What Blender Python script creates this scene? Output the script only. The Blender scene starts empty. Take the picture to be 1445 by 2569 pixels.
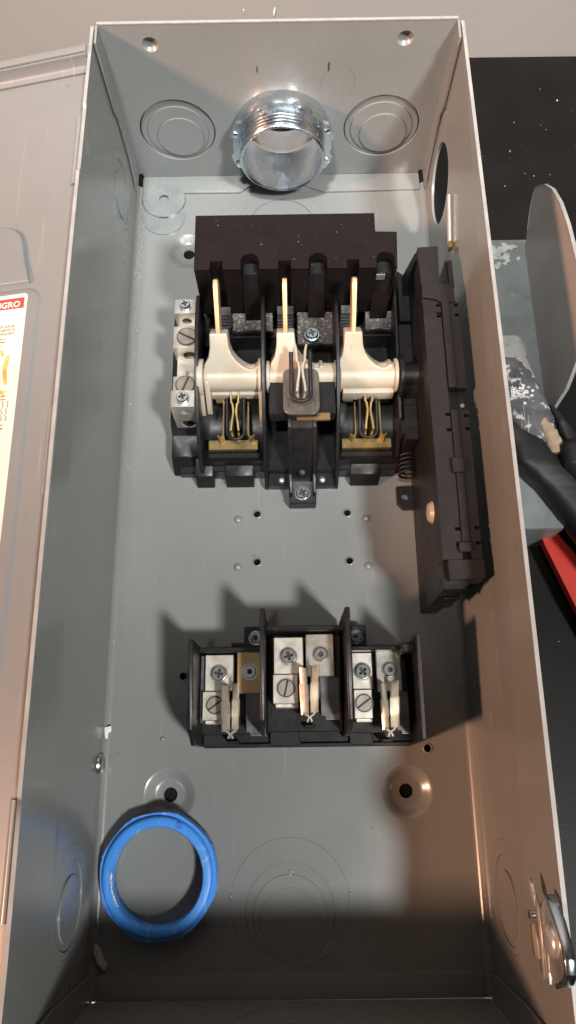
import bpy, bmesh, math, random
from mathutils import Vector, Matrix
from mathutils.geometry import tessellate_polygon
random.seed(7)
S = 0.001                      # the scene is measured in millimetres
PI = math.pi
sc = bpy.context.scene
C = sc.collection

# ------------------------------------------------------------------ camera
cam = bpy.data.cameras.new('camera'); co = bpy.data.objects.new('camera', cam); C.objects.link(co)
cam.sensor_fit = 'VERTICAL'; cam.sensor_height = 36.0; cam.lens = 25.606
cam.clip_start = 0.01; cam.clip_end = 50
M = Matrix(((0.99989504, 0.01399753, 0.00373927), (-0.01219146, 0.95231999, -0.30485734), (-0.00782823, 0.30477975, 0.95239069)))
co.matrix_world = Matrix.Translation(Vector((3.8224, -399.81762, 436.41922)) * S) @ M.to_4x4()
sc.camera = co

# ------------------------------------------------------------------ light (two room lamps, one neutral, one warm)
w = bpy.data.worlds.new('World'); sc.world = w; w.use_nodes = True
bg = w.node_tree.nodes['Background']; bg.inputs[0].default_value = (1.0, 0.93, 0.86, 1); bg.inputs[1].default_value = 0.006
def lamp(name, loc, target, size, power, col, spread=180):
    l = bpy.data.lights.new(name, 'AREA'); l.shape = 'DISK'; l.size = size; l.energy = power; l.color = col; l.spread = math.radians(spread)
    o = bpy.data.objects.new(name, l); C.objects.link(o); o.location = loc
    o.rotation_euler = (Vector(target) - Vector(loc)).to_track_quat('-Z', 'Y').to_euler()
def spot(name, loc, target, radius, power, col, deg, blend=1.0):
    l = bpy.data.lights.new(name, 'SPOT'); l.shadow_soft_size = radius; l.energy = power; l.color = col; l.spot_size = math.radians(deg); l.spot_blend = blend
    o = bpy.data.objects.new(name, l); C.objects.link(o); o.location = loc
    o.rotation_euler = (Vector(target) - Vector(loc)).to_track_quat('-Z', 'Y').to_euler()
spot('neutral_lamp', (0.92, -1.29, 2.2), (-0.02, 0.01, 0.0), 0.15, 395.0, (0.995, 1.0, 0.975), 33)
spot('second_neutral_lamp', (-0.22, -0.60, 2.2), (0.05, 0.20, 0.0), 0.10, 350.0, (0.995, 1.0, 0.98), 27)
lamp('warm_lamp', (-1.80, -1.00, 1.36), (0.0, 0.0, 0.05), 0.26, 15.5, (1.0, 0.53, 0.33), 80)
vs = sc.view_settings; vs.view_transform = 'Standard'; vs.look = 'None'; vs.exposure = 0.0; vs.gamma = 1.0; vs.use_curve_mapping = False

# ------------------------------------------------------------------ materials
def mat(name, col, rough=0.5, metal=0.0, var=0.0, vscale=60, bump=0.0, bscale=400, coat=0.0, col2=None, fleck=None, fscale=300, famt=0.62, rvar=0.0, spec=0.5, scratch=None):
    """Principled material; var = soft mottling, col2 = second colour mixed by noise, fleck = dust colour in small flecks."""
    m = bpy.data.materials.new(name); m.use_nodes = True
    nt = m.node_tree; n = nt.nodes; L = nt.links
    b = n['Principled BSDF']
    b.inputs['Roughness'].default_value = rough; b.inputs['Metallic'].default_value = metal
    b.inputs['Specular IOR Level'].default_value = spec
    if coat: b.inputs['Coat Weight'].default_value = coat; b.inputs['Coat Roughness'].default_value = 0.12
    tc = n.new('ShaderNodeTexCoord')
    def noise(scale, detail=4):
        t = n.new('ShaderNodeTexNoise'); t.inputs['Scale'].default_value = scale; t.inputs['Detail'].default_value = detail
        L.new(tc.outputs['Object'], t.inputs['Vector']); return t
    def ramp(fac, a, bb, ca=(0, 0, 0, 1), cb=(1, 1, 1, 1)):
        r = n.new('ShaderNodeValToRGB'); r.color_ramp.elements[0].position = a; r.color_ramp.elements[1].position = bb
        r.color_ramp.elements[0].color = ca; r.color_ramp.elements[1].color = cb
        L.new(fac, r.inputs[0]); return r
    c = (*col, 1)
    out = None
    if var or col2:
        d = (*col2, 1) if col2 else tuple(max(0, x * (1 - var)) for x in col) + (1,)
        r = ramp(noise(vscale).outputs['Fac'], 0.35, 0.68, c, d); out = r.outputs[0]
    if fleck:
        f = ramp(noise(fscale, 6).outputs['Fac'], famt, famt + 0.07)
        mx = n.new('ShaderNodeMix'); mx.data_type = 'RGBA'; L.new(f.outputs[0], mx.inputs[0])
        if out: L.new(out, mx.inputs[6])
        else: mx.inputs[6].default_value = c
        mx.inputs[7].default_value = (*fleck, 1); out = mx.outputs[2]
    if scratch:                                  # fine handling scratches in two directions and a few small dirt marks
        for sx, sy, rz, th in ((900, 22, 0.5, 0.70), (700, 16, -0.9, 0.71), (260, 220, 0.2, 0.735)):
            mp = n.new('ShaderNodeMapping'); mp.inputs['Rotation'].default_value = (0.2, 0.3, rz); mp.inputs['Scale'].default_value = (sx, sy, sy)
            L.new(tc.outputs['Object'], mp.inputs[0]); t = n.new('ShaderNodeTexNoise'); t.inputs['Scale'].default_value = 1.0; t.inputs['Detail'].default_value = 2
            L.new(mp.outputs[0], t.inputs['Vector']); f = ramp(t.outputs['Fac'], th, th + 0.03)
            ml = n.new('ShaderNodeMath'); ml.operation = 'MULTIPLY'; ml.inputs[1].default_value = 0.45; L.new(f.outputs[0], ml.inputs[0])
            mx = n.new('ShaderNodeMix'); mx.data_type = 'RGBA'; L.new(ml.outputs[0], mx.inputs[0])
            if out: L.new(out, mx.inputs[6])
            else: mx.inputs[6].default_value = c
            mx.inputs[7].default_value = (*scratch, 1) if sx > 300 else (0.07, 0.065, 0.06, 1); out = mx.outputs[2]
    if out: L.new(out, b.inputs['Base Color'])
    else: b.inputs['Base Color'].default_value = c
    if rvar:
        r = n.new('ShaderNodeMapRange'); r.inputs[1].default_value = 0.3; r.inputs[2].default_value = 0.7
        r.inputs[3].default_value = max(0.02, rough - rvar); r.inputs[4].default_value = rough + rvar
        L.new(noise(vscale * 1.7).outputs['Fac'], r.inputs[0]); L.new(r.outputs[0], b.inputs['Roughness'])
    if bump:
        bp = n.new('ShaderNodeBump'); bp.inputs['Strength'].default_value = bump; bp.inputs['Distance'].default_value = 0.0004
        L.new(noise(bscale, 3).outputs['Fac'], bp.inputs['Height']); L.new(bp.outputs[0], b.inputs['Normal'])
    return m

GREY = mat('grey_enamel', (0.186, 0.192, 0.186), 0.29, 0, 0.10, 14, 0.05, 800, rvar=0.025, scratch=(0.26, 0.265, 0.26), coat=0.25)
LIDG = mat('grey_enamel_cover', (0.158, 0.160, 0.158), 0.34, 0, 0.08, 14, 0.05, 800, rvar=0.025, scratch=(0.24, 0.235, 0.23))
EDGE = mat('bare_sheet_edge', (0.27, 0.268, 0.26), 0.45, 0, 0.2, 90)
BLACK = mat('black_plastic', (0.010, 0.0095, 0.010), 0.40, spec=0.3, metal=0, var=0.25, vscale=120, bump=0.15, bscale=900, rvar=0.08) # 0, 0.25, 120, 0.15, 900, rvar=0.08)
BROWN = mat('brown_black_bakelite', (0.0085, 0.0060, 0.0057), 0.50, 0, 0.25, 70, 0.2, 900, fleck=(0.10, 0.08, 0.07), fscale=420, famt=0.71, rvar=0.06, spec=0.14)
GREYPL = mat('dark_grey_plastic', (0.012, 0.012, 0.013), 0.5, 0, 0.2, 100, spec=0.25)
DUSTY = mat('dusty_bakelite', (0.030, 0.024, 0.022), 0.6, 0, 0.3, 90, 0.4, 700, fleck=(0.13, 0.108, 0.096), fscale=600, famt=0.545)
WHITE = mat('cream_plastic', (0.385, 0.352, 0.295), 0.40, 0, 0, 38, col2=(0.33, 0.262, 0.18), bump=0.15, bscale=500, scratch=(0.34, 0.25, 0.15))
WARMFIN = mat('warm_lit_fin', (0.70, 0.47, 0.26), 0.4, 0, 0.25, 80)  # warm light shining through the rotor fin, painted into its plastic
ZINC = mat('zinc_plate', (0.72, 0.76, 0.78), 0.24, 1, 0, 60, col2=(0.55, 0.64, 0.72), bump=0.05, bscale=900, rvar=0.08)
WASH = mat('bright_washer', (0.33, 0.345, 0.34), 0.28, 0.55, 0, 80, col2=(0.275, 0.305, 0.305), rvar=0.06)
DULLZ = mat('dull_zinc', (0.60, 0.62, 0.62), 0.38, 0.85, 0.25, 80, rvar=0.1)
ALU = mat('tinned_aluminium', (0.70, 0.64, 0.56), 0.40, 0.8, 0.18, 150, 0.12, 1200, rvar=0.08)
SHADE = mat('shaded_recess', (0.035, 0.03, 0.026), 0.6, 0.2)  # shade inside screw recesses and slots, painted as a dark colour
JAWP = mat('grey_jaw_plate', (0.20, 0.19, 0.175), 0.38, 0.8, 0.3, 120, 0.2, 900)
BRIGHT = mat('bright_zinc', (0.78, 0.78, 0.77), 0.3, 0.7, 0.15, 120)
SCREWD = mat('dull_screw', (0.44, 0.40, 0.35), 0.38, 0.9, 0.25, 200)
STEEL = mat('screw_steel', (0.60, 0.60, 0.58), 0.28, 1, 0.2, 200)
DARKST = mat('dark_steel', (0.16, 0.15, 0.15), 0.42, 0.8, 0.3, 150, rvar=0.1)
TANST = mat('tan_strap', (0.50, 0.33, 0.17), 0.42, 0.5, 0.15, 100)
COPPER = mat('copper_blade', (0.83, 0.50, 0.25), 0.42, 0.75, 0, 110, col2=(0.80, 0.60, 0.38))
BRASS = mat('brass', (0.36, 0.265, 0.12), 0.38, 0.85, 0, 160, col2=(0.25, 0.17, 0.07))
CLIPM = mat('tinned_clip', (0.66, 0.62, 0.55), 0.30, 0.78, 0, 140, col2=(0.50, 0.44, 0.35), bump=0.1, bscale=900)
BLUE = mat('blue_nylon', (0.05, 0.25, 0.72), 0.42, 0, 0.12, 60, 0.1, 600, fleck=(0.16, 0.34, 0.66), fscale=170, famt=0.60, scratch=(0.30, 0.45, 0.70))
TABLE = mat('black_tabletop', (0.007, 0.0063, 0.006), 0.42, 0, 0.4, 20, 0.25, 1500, fleck=(0.30, 0.29, 0.28), fscale=420, famt=0.74, spec=0.15)
WALLM = mat('beige_wall_paint', (0.272, 0.270, 0.260), 0.7, 0, 0.06, 8, 0.1, 500)
PLASTER = mat('white_plaster', (0.75, 0.73, 0.70), 0.8, 0, 0.2, 500)
DUSTB = mat('beige_dust', (0.55, 0.47, 0.40), 0.9, 0, 0.5, 900)
RUBBER = mat('black_rubber', (0.010, 0.009, 0.009), 0.5, 0, 0.3, 40, 0.2, 300, spec=0.3)
RED = mat('red_handle_plastic', (0.36, 0.018, 0.010), 0.45, 0, 0.15, 60, spec=0.3)
CRUST = mat('crusted_shaft', (0.022, 0.021, 0.022), 0.75, 0, 0.0, 70, 0.9, 300, col2=(0.065, 0.062, 0.064), fleck=(0.26, 0.25, 0.245), fscale=170, famt=0.57, scratch=(0.4, 0.39, 0.38))
WOOD = mat('bare_wood', (0.27, 0.19, 0.125), 0.75, 0, 0.4, 120, 0.6, 400)
GALV = mat('galvanised_sheet', (0.155, 0.17, 0.168), 0.45, 0.3, 0.2, 60, 0.1, 400, rvar=0.1, fleck=(0.26, 0.27, 0.265), fscale=90, famt=0.68)
PAPER = mat('label_paper', (0.58, 0.53, 0.46), 0.45, 0, 0, 50, col2=(0.54, 0.48, 0.41))
REDINK = mat('red_print', (0.46, 0.045, 0.03), 0.45, 0, 0.1, 100)
WHITEINK = mat('white_print', (0.62, 0.56, 0.50), 0.5)
INK = mat('black_print', (0.05, 0.04, 0.035), 0.5)
STAIN = mat('ochre_stain', (0.62, 0.40, 0.12), 0.6, 0, 0, 160, col2=(0.42, 0.20, 0.05))

# ------------------------------------------------------------------ mesh helpers
FR = {'z': lambda u, v, w: (u, v, w), 'x': lambda u, v, w: (w, u, v), 'y': lambda u, v, w: (u, w, v)}
def circ(cx, cy, r, n=32, ry=None, a0=0.0):
    ry = ry or r
    return [(cx + r * math.cos(a0 + 2 * PI * i / n), cy + ry * math.sin(a0 + 2 * PI * i / n)) for i in range(n)]
def rrect(x0, x1, y0, y1, r, n=5):
    o = []
    for cx, cy, a in ((x1 - r, y1 - r, 0), (x0 + r, y1 - r, 90), (x0 + r, y0 + r, 180), (x1 - r, y0 + r, 270)):
        for i in range(n + 1):
            t = math.radians(a + 90 * i / n); o.append((cx + r * math.cos(t), cy + r * math.sin(t)))
    return o
def star(cx, cy, r, n=6, inner=0.55, rot=0.3):
    return [(cx + (r if i % 2 == 0 else r * inner) * math.cos(rot + PI * i / n), cy + (r if i % 2 == 0 else r * inner) * math.sin(rot + PI * i / n)) for i in range(2 * n)]
def cross(cx, cy, r, t, rot=0.0):
    p = [(r, -t), (r, t), (t, t), (t, r), (-t, r), (-t, t), (-r, t), (-r, -t), (-t, -t), (-t, -r), (t, -r), (t, -t)]
    c, s = math.cos(rot), math.sin(rot)
    return [(cx + x * c - y * s, cy + x * s + y * c) for x, y in p]

class B:
    """Collects shapes (in millimetres) that become one mesh object."""
    def __init__(s): s.bm = bmesh.new()
    def add(s, verts, faces, mi=0):
        v = [s.bm.verts.new(p) for p in verts]
        for f in faces:
            try:
                ff = s.bm.faces.new([v[i] for i in f]); ff.material_index = mi
            except ValueError: pass
        return v
    def box(s, x0, x1, y0, y1, z0, z1, mi=0):
        x0, x1 = sorted((x0, x1)); y0, y1 = sorted((y0, y1)); z0, z1 = sorted((z0, z1))
        s.add([(x0, y0, z0), (x1, y0, z0), (x1, y1, z0), (x0, y1, z0), (x0, y0, z1), (x1, y0, z1), (x1, y1, z1), (x0, y1, z1)],
              [(3, 2, 1, 0), (4, 5, 6, 7), (0, 1, 5, 4), (1, 2, 6, 5), (2, 3, 7, 6), (3, 0, 4, 7)], mi); return s
    def hexa(s, low, high, mi=0):
        """general hexahedron: four low corners, four high corners"""
        s.add(list(low) + list(high), [(3, 2, 1, 0), (4, 5, 6, 7), (0, 1, 5, 4), (1, 2, 6, 5), (2, 3, 7, 6), (3, 0, 4, 7)], mi); return s
    def prism(s, pts, axis, a, b, mi=0):
        f = FR[axis] if isinstance(axis, str) else axis; n = len(pts)
        s.add([f(u, v, a) for u, v in pts] + [f(u, v, b) for u, v in pts],
              [tuple(range(n))[::-1], tuple(range(n, 2 * n))] + [(i, (i + 1) % n, n + (i + 1) % n, n + i) for i in range(n)], mi); return s
    def sheet(s, outer, holes, axis, a, b, mi=0):
        f = FR[axis] if isinstance(axis, str) else axis
        loops = [outer] + list(holes)
        tri = tessellate_polygon([[Vector((u, v, 0)) for u, v in l] for l in loops])
        flat = [p for l in loops for p in l]; n = len(flat)
        v = [s.bm.verts.new(f(u, vv, a)) for u, vv in flat] + [s.bm.verts.new(f(u, vv, b)) for u, vv in flat]
        for t in tri:
            for q in ((v[t[2]], v[t[1]], v[t[0]]), (v[t[0] + n], v[t[1] + n], v[t[2] + n])):
                try: s.bm.faces.new(q).material_index = mi
                except ValueError: pass
        o = 0
        for l in loops:
            k = len(l)
            for i in range(k):
                j = (i + 1) % k
                s.bm.faces.new((v[o + i], v[o + j], v[o + j + n], v[o + i + n])).material_index = mi
            o += k
        return s
    def lathe(s, prof, c, axis='z', seg=32, mi=0, closed=False):
        """prof: (radius, height) pairs turned about an axis through c"""
        f = FR[axis]; rings = []
        cu, cv, cw = {'z': (c[0], c[1], c[2]), 'x': (c[1], c[2], c[0]), 'y': (c[0], c[2], c[1])}[axis]
        for r, h in prof:
            if r < 1e-6: rings.append([s.bm.verts.new(f(cu, cv, cw + h))])
            else: rings.append([s.bm.verts.new(f(cu + r * math.cos(2 * PI * i / seg), cv + r * math.sin(2 * PI * i / seg), cw + h)) for i in range(seg)])
        pairs = list(zip(rings, rings[1:])) + ([(rings[-1], rings[0])] if closed else [])
        for A, D in pairs:
            for i in range(seg):
                j = (i + 1) % seg
                q = [A[i % len(A)], A[j % len(A)], D[j % len(D)], D[i % len(D)]]
                q = list(dict.fromkeys(q))
                if len(q) > 2:
                    try: s.bm.faces.new(q).material_index = mi
                    except ValueError: pass
        return s
    def cyl(s, c, r, h, axis='z', seg=24, r2=None, mi=0):
        r2 = r if r2 is None else r2
        return s.lathe([(0, 0), (r, 0), (r2, h), (0, h)], c, axis, seg, mi)
    def tube(s, path, r, seg=8, mi=0, flat=1.0):
        P = [Vector(p) for p in path]; rings = []; up = Vector((0.13, 0.2, 1)).normalized()
        for i, p in enumerate(P):
            t = (P[min(i + 1, len(P) - 1)] - P[max(i - 1, 0)]).normalized()
            a = t.cross(up); a = a.normalized() if a.length > 1e-4 else t.orthogonal().normalized(); b = a.cross(t)
            rr = r[i] if isinstance(r, (list, tuple)) else r
            rings.append([s.bm.verts.new(p + (a * math.cos(2 * PI * k / seg) + b * flat * math.sin(2 * PI * k / seg)) * rr) for k in range(seg)])
        for A, D in zip(rings, rings[1:]):
            for k in range(seg): s.bm.faces.new((A[k], A[(k + 1) % seg], D[(k + 1) % seg], D[k])).material_index = mi
        s.bm.faces.new(rings[0][::-1]).material_index = mi; s.bm.faces.new(rings[-1]).material_index = mi
        return s
    def ribbon(s, low, high, t, mi=0):
        """thin plate between two polylines (low and high edge), thickness t"""
        n = len(low); L = [Vector(p) for p in low]; H = [Vector(p) for p in high]; N = []
        for i in range(n):
            d = (L[min(i + 1, n - 1)] - L[max(i - 1, 0)]); N.append(d.cross(H[i] - L[i]).normalized() * t)
        V = L + H + [a + b for a, b in zip(L, N)] + [a + b for a, b in zip(H, N)]
        F = []
        for i in range(n - 1):
            F += [(i, i + 1, n + i + 1, n + i), (2 * n + i + 1, 2 * n + i, 3 * n + i, 3 * n + i + 1), (n + i, n + i + 1, 3 * n + i + 1, 3 * n + i), (i + 1, i, 2 * n + i, 2 * n + i + 1)]
        F += [(0, n, 3 * n, 2 * n), (2 * n - 1, n - 1, 3 * n - 1, 4 * n - 1)]
        s.add(V, F, mi); return s
    def xf(s, m): s.bm.transform(m); return s
    def bevel(s, off, seg=2, ang=28):
        s.bm.normal_update(); bmesh.ops.recalc_face_normals(s.bm, faces=s.bm.faces)
        e = [e for e in s.bm.edges if len(e.link_faces) == 2 and e.calc_face_angle(0) > math.radians(ang)]
        bmesh.ops.bevel(s.bm, geom=e, offset=off, segments=seg, affect='EDGES', clamp_overlap=True, profile=0.6); return s
    def jitter(s, amt, f=0.09):
        from mathutils import noise as N
        for v in s.bm.verts: v.co += Vector(N.noise_vector(v.co * f)) * amt
        return s
    def make(s, name, m, parent=None, smooth=35):
        bmesh.ops.remove_doubles(s.bm, verts=s.bm.verts, dist=1e-4)
        bmesh.ops.recalc_face_normals(s.bm, faces=s.bm.faces)
        s.bm.transform(Matrix.Scale(S, 4))
        me = bpy.data.meshes.new(name); s.bm.to_mesh(me); s.bm.free()
        for mm in (m if isinstance(m, (list, tuple)) else [m]): me.materials.append(mm)
        for p in me.polygons: p.use_smooth = True
        me.set_sharp_from_angle(angle=math.radians(smooth))
        o = bpy.data.objects.new(name, me); C.objects.link(o)
        if parent: adopt(o, parent)
        return o
def top(o):
    m = Matrix.Translation(o.location)
    return top(o.parent) @ o.matrix_parent_inverse @ m if o.parent else m
def adopt(o, parent):
    o.parent = parent; o.matrix_parent_inverse = top(parent).inverted()
def tag(o, label, cat, group=None):
    o['label'] = label; o['category'] = cat
    if group: o['group'] = group
    return o
def thing(name, label, cat, base=(0, 0, 0), group=None):
    o = bpy.data.objects.new(name, None); C.objects.link(o); o.location = Vector(base) * S; o.empty_display_size = 0.02
    return tag(o, label, cat, group)
def kind(o, k): o['kind'] = k; return o
def rotx(deg, y, z): return Matrix.Translation((0, y, z)) @ Matrix.Rotation(math.radians(deg), 4, 'X') @ Matrix.Translation((0, -y, -z))
def text(name, s, size, m, matr, parent, bold=0.0, align='RIGHT', thick=0.06):
    cu = bpy.data.curves.new(name, 'FONT'); cu.body = s; cu.size = size; cu.align_x = align; cu.offset = bold; cu.extrude = thick; cu.resolution_u = 3
    tmp = bpy.data.objects.new(name + '_tmp', cu); C.objects.link(tmp)
    bpy.context.view_layer.update()
    me = bpy.data.meshes.new_from_object(tmp.evaluated_get(bpy.context.evaluated_depsgraph_get()))
    bpy.data.objects.remove(tmp); bpy.data.curves.remove(cu)
    me.transform(Matrix.Scale(S, 4) @ m); me.name = name; me.materials.clear(); me.materials.append(matr)
    o = bpy.data.objects.new(name, me); C.objects.link(o); adopt(o, parent); return o

# ------------------------------------------------------------------ setting
TZ = -5.6
kind(B().sheet([(-1500, -1600), (1500, -1600), (1500, 113), (-1500, 125)], [], 'z', TZ - 30, TZ).make('tabletop', TABLE), 'structure')
bw = B().prism([(-1500, 127), (1500, 115), (1500, 140), (-1500, 150)], 'z', -900, 1400).make('wall', WALLM); kind(bw, 'structure')
for pth_, r_ in (([(-3.4, 120.9, 30), (-3.2, 120.8, 33), (-2.8, 120.8, 36)], [.5, .9, .4]), ([(-1.6, 120.9, 43), (-1.0, 120.8, 49), (0.4, 120.8, 56), (2.6, 120.8, 68)], [.3, .5, .45, .2]), ([(-26, 121, 33), (-25.8, 120.9, 35.4)], [.4, .5]), ([(22, 120.7, 60), (26, 120.7, 60.8)], [.2, .2])):
    B().tube(pth_, r_, 7).make('paint_drip', PLASTER, bw, 60)

# ------------------------------------------------------------------ enclosure
enc = thing('electrical_enclosure', 'open grey enamelled steel switch enclosure lying on its back on the black tabletop', 'enclosure', (0, -262, TZ))
RIMZ = 120.2
def wallframe(sgn, off=0.0):
    return lambda u, v, w: (sgn * (105 + off + w + 1.7 * max(0, min(1, (v - 4) / 116)) + 0.9 * math.sin(PI * min(1, max(0, -u / 525))) * max(0, v) / 120), u, v)
# --- back plate
small_holes = [(-17.3, -261.3), (39.3, -261.3), (-17.3, -292.2), (39.6, -292.2), (-60.6, -360.6), (79.9, -402.4)]
mounts = [(-66.5, -64.2), (66.5, -64.2), (-66.3, -425.7), (66.7, -425.2)]
holes = [circ(x, y, 2.1, 16) for x, y in small_holes] + [circ(x, y, 14.5, 40) for x, y in mounts] + [circ(0.5, -45, 32, 56), circ(0.5, -480, 32, 56)]
bp = B().sheet([(-101.5, -521), (101.5, -521), (101.5, 0), (-101.5, 0)], holes, 'z', -1.5, 0).make('back_plate', GREY, enc)
for x, y in mounts:
    b = B().lathe([(14.9, 0.02), (14.2, -0.15), (12.8, -0.9), (10, -2.9), (8.6, -3.7), (7.6, -4.0), (3.9, -4.05), (3.9, -5.4), (8.2, -5.4), (11, -4.2), (13.4, -2.0), (14.9, -1.4)], (x, y, 0), 'z', 48, closed=True)
    b.make('mounting_dimple', GREY, bp, 60)
for x, y in ((-29.3, -264.8), (50.9, -265.2), (-29.1, -295.3), (51, -295.7), (-71.4, -395.6)):
    r = 2.5 if y > -390 else 1.4
    B().lathe([(r + .4, -0.2), (r, 0.15), (r * .8, r * .45), (r * .45, r * .68), (0, r * .75)], (x, y, 0), 'z', 20).make('weld_bump', GREY, bp, 60)
for x, y in small_holes:                 # rolled lips of the screw holes
    B().lathe([(3.1, 0), (2.75, 0.35), (2.3, 0.4), (2.1, 0), (2.1, -1.5), (3.1, -0.6)], (x, y, 0), 'z', 20, closed=True).make('hole_lip', GREY, bp, 60)
def ko_rings(parent, axis, rings, lvl, sgn, fr=None, t=1.4, gap=0.16):
    """nested knockout rings: rings = (cu, cv, r) from outside in, each piece set a little in or out of the sheet"""
    for i, (cu, cv, r) in enumerate(rings):
        inner = rings[i + 1] if i + 1 < len(rings) else None
        hole = [circ(inner[0], inner[1], inner[2] + 0.0, 56)] if inner else []
        o = sgn * lvl[i]
        b = B().sheet(circ(cu, cv, r - gap, 56), hole, fr or axis, o - t / 2, o + t / 2)
        b.make('knockout_ring' if inner else 'knockout_disc', GREY, parent, 60)
ko_rings(bp, 'z', [(0.5, -480, 32), (0.5, -484.5, 24), (0.5, -486.5, 20), (0.5, -489.5, 16.5)], [-0.62, -0.86, -0.58, -0.84], 1, gap=0.10)
ko_rings(bp, 'z', [(0.5, -45, 32), (0.5, -45, 24), (0.5, -45, 16.5)], [-0.55, -0.95, -0.5], 1)
for x, y in ((-31.2, -477), (-31.6, -474), (0.6, -467), (33.2, -476), (29.4, -477.4), (1.2, -465.2), (-1.6, -460.4)):
    B().lathe([(0.7, -0.3), (0.55, 0.2), (0.25, 0.42), (0, 0.48)], (x, y, 0), 'z', 10).make('knockout_glint', DULLZ, bp, 60)  # small blobs in zinc colour, standing for bright highlight dots
stm = Matrix.Translation((9.5, -266.5, -0.05)) @ Matrix.Rotation(PI, 4, 'Z')
text('stamped_marking', 'Z I E I S U', 3.1, stm, GREY, bp, 0.04, 'CENTER', 0.22)
text('stamped_marking', '3 O d A', 3.1, Matrix.Translation((10.5, -262.4, -0.05)) @ Matrix.Rotation(PI, 4, 'Z'), GREY, bp, 0.04, 'CENTER', 0.22)
# --- side walls
def side_wall(sgn, name):
    fr = wallframe(sgn)
    ys = [-526, -500, -480, -440, -420, -418, -380, -320, -260, -200, -140, -104, -102, -60, -58, -30, -1.0]
    rim = [(y, RIMZ - (1.0 if (-103 < y < -59 or -481 < y < -419) and sgn < 0 else 0)) for y in ys]
    outline = [(-1.0, 4.0), (-526, 4.0)] + rim
    hs = [circ(-46.5, 41.5, 25, 56), circ(-470, 45, 25, 56)]
    b = B().sheet(outline, hs, fr, 0, 1.6)
    # bend into the back plate
    n = 7; r = 4.0
    for i in range(n):
        t0, t1 = PI / 2 * i / n, PI / 2 * (i + 1) / n
        q = lambda t, rr: (sgn * (101 + rr * math.sin(t)), 4 - rr * math.cos(t))
        (xa, za), (xb, zb) = q(t0, r), q(t1, r); (xc, zc), (xd, zd) = q(t0, r + 1.5), q(t1, r + 1.5)
        b.hexa([(xa, -526, za), (xa, -8, za), (xc, -8, zc), (xc, -526, zc)], [(xb, -526, zb), (xb, -8, zb), (xd, -8, zd), (xd, -526, zd)])
    wl = b.make(name, GREY, enc, 30)
    # bright cut edge along the rim
    e = B()
    for (y0, z0), (y1, z1) in zip(rim, rim[1:]):
        e.hexa([fr(y0, z0 - 0.3, -0.12), fr(y1, z1 - 0.3, -0.12), fr(y1, z1 - 0.3, 1.72), fr(y0, z0 - 0.3, 1.72)], [fr(y0, z0 + 0.25, -0.12), fr(y1, z1 + 0.25, -0.12), fr(y1, z1 + 0.25, 1.72), fr(y0, z0 + 0.25, 1.72)])
    e.make('rim_edge', EDGE, wl)
    ko_rings(wl, 'x', [(-470, 45, 25), (-472, 44, 20), (-474, 43.5, 15)], [0.7, 1.3, 0.6], 1, fr)
    if sgn < 0: ko_rings(wl, 'x', [(-46.5, 41.5, 25), (-48, 40.5, 20), (-50, 40, 15)], [0.7, 1.3, 0.6], 1, fr)
    return wl
lw = side_wall(-1, 'side_wall'); rw = side_wall(1, 'side_wall')
# --- top wall with knockouts
koT = [(-69.5, 43), (69, 44)]
tw_h = [circ(x, z, 25.6, 56) for x, z in koT] + [circ(37.8, 80, 10.7, 36), circ(0.3, 41, 29, 48), circ(-76.3, 107.5, 5.0, 24), circ(76, 109, 5.0, 24)]
tw = B().sheet([(-104.6, RIMZ + 0.4), (-104.6, 4.5), (-100.8, 4.5), (-100.8, 0.2), (100.8, 0.2), (100.8, 4.5), (104.6, 4.5), (104.6, RIMZ + 0.4)], tw_h, 'y', 0, 1.6).make('top_wall', GREY, enc)
B().box(-105, 105, -0.15, 1.75, RIMZ + 0.2, RIMZ + 0.9).make('rim_edge', EDGE, tw)
yfr = lambda u, v, w: (u, w, v)
for (x, z), s_ in zip(koT, (-1, 1)):
    ko_rings(tw, 'y', [(x, z - 0.7, 24.9), (x, z - 1.6, 20.8), (x + 1.5, z - 5.5, 16)], [2.2, 1.4, 0.5], 1, yfr)
ko_rings(tw, 'y', [(37.8, 80, 10.7)], [0.65], 1, yfr)
for x, z in ((-76.3, 107.5), (76, 109)):
    B().lathe([(5.2, 0), (4.7, 0.3), (3.9, 2.2), (2.6, 3.0), (0, 3.3), (0, 4.6), (3.4, 4.2), (5.2, 1.6)], (x, 0, z), 'y', 28).make('wall_dimple', GREY, tw, 60)
B().box(30.8, 31.6, -0.4, 0.3, 88, 94).make('scuff', DARKST, tw)
B().box(-13.6, -13.0, -0.4, 0.3, 88, 92).make('scuff', DARKST, tw)
B().prism([(-100.5, -0.2), (-100.5, -14.6), (-30, -15.2), (-22, -9), (17, -9.5), (31, -15.7), (101, -14.6), (101, -0.2)], 'z', 0.15, 1.7).bevel(0.35, 2).make('bottom_flange', GREY, tw)
for s_ in (-1, 1):
    pr = [(-0.1, RIMZ), (-13.5, RIMZ), (-14.8, 74), (-14.2, 70), (-11, 64), (-12.2, 33), (-17.5, 8), (-0.1, 6)]
    n_ = B().prism(pr, lambda u, v, w: (s_ * (103.1 + w + 1.5 * v / 120), u, v), 0, 1.3).make('side_flange', GREY, tw)
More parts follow.
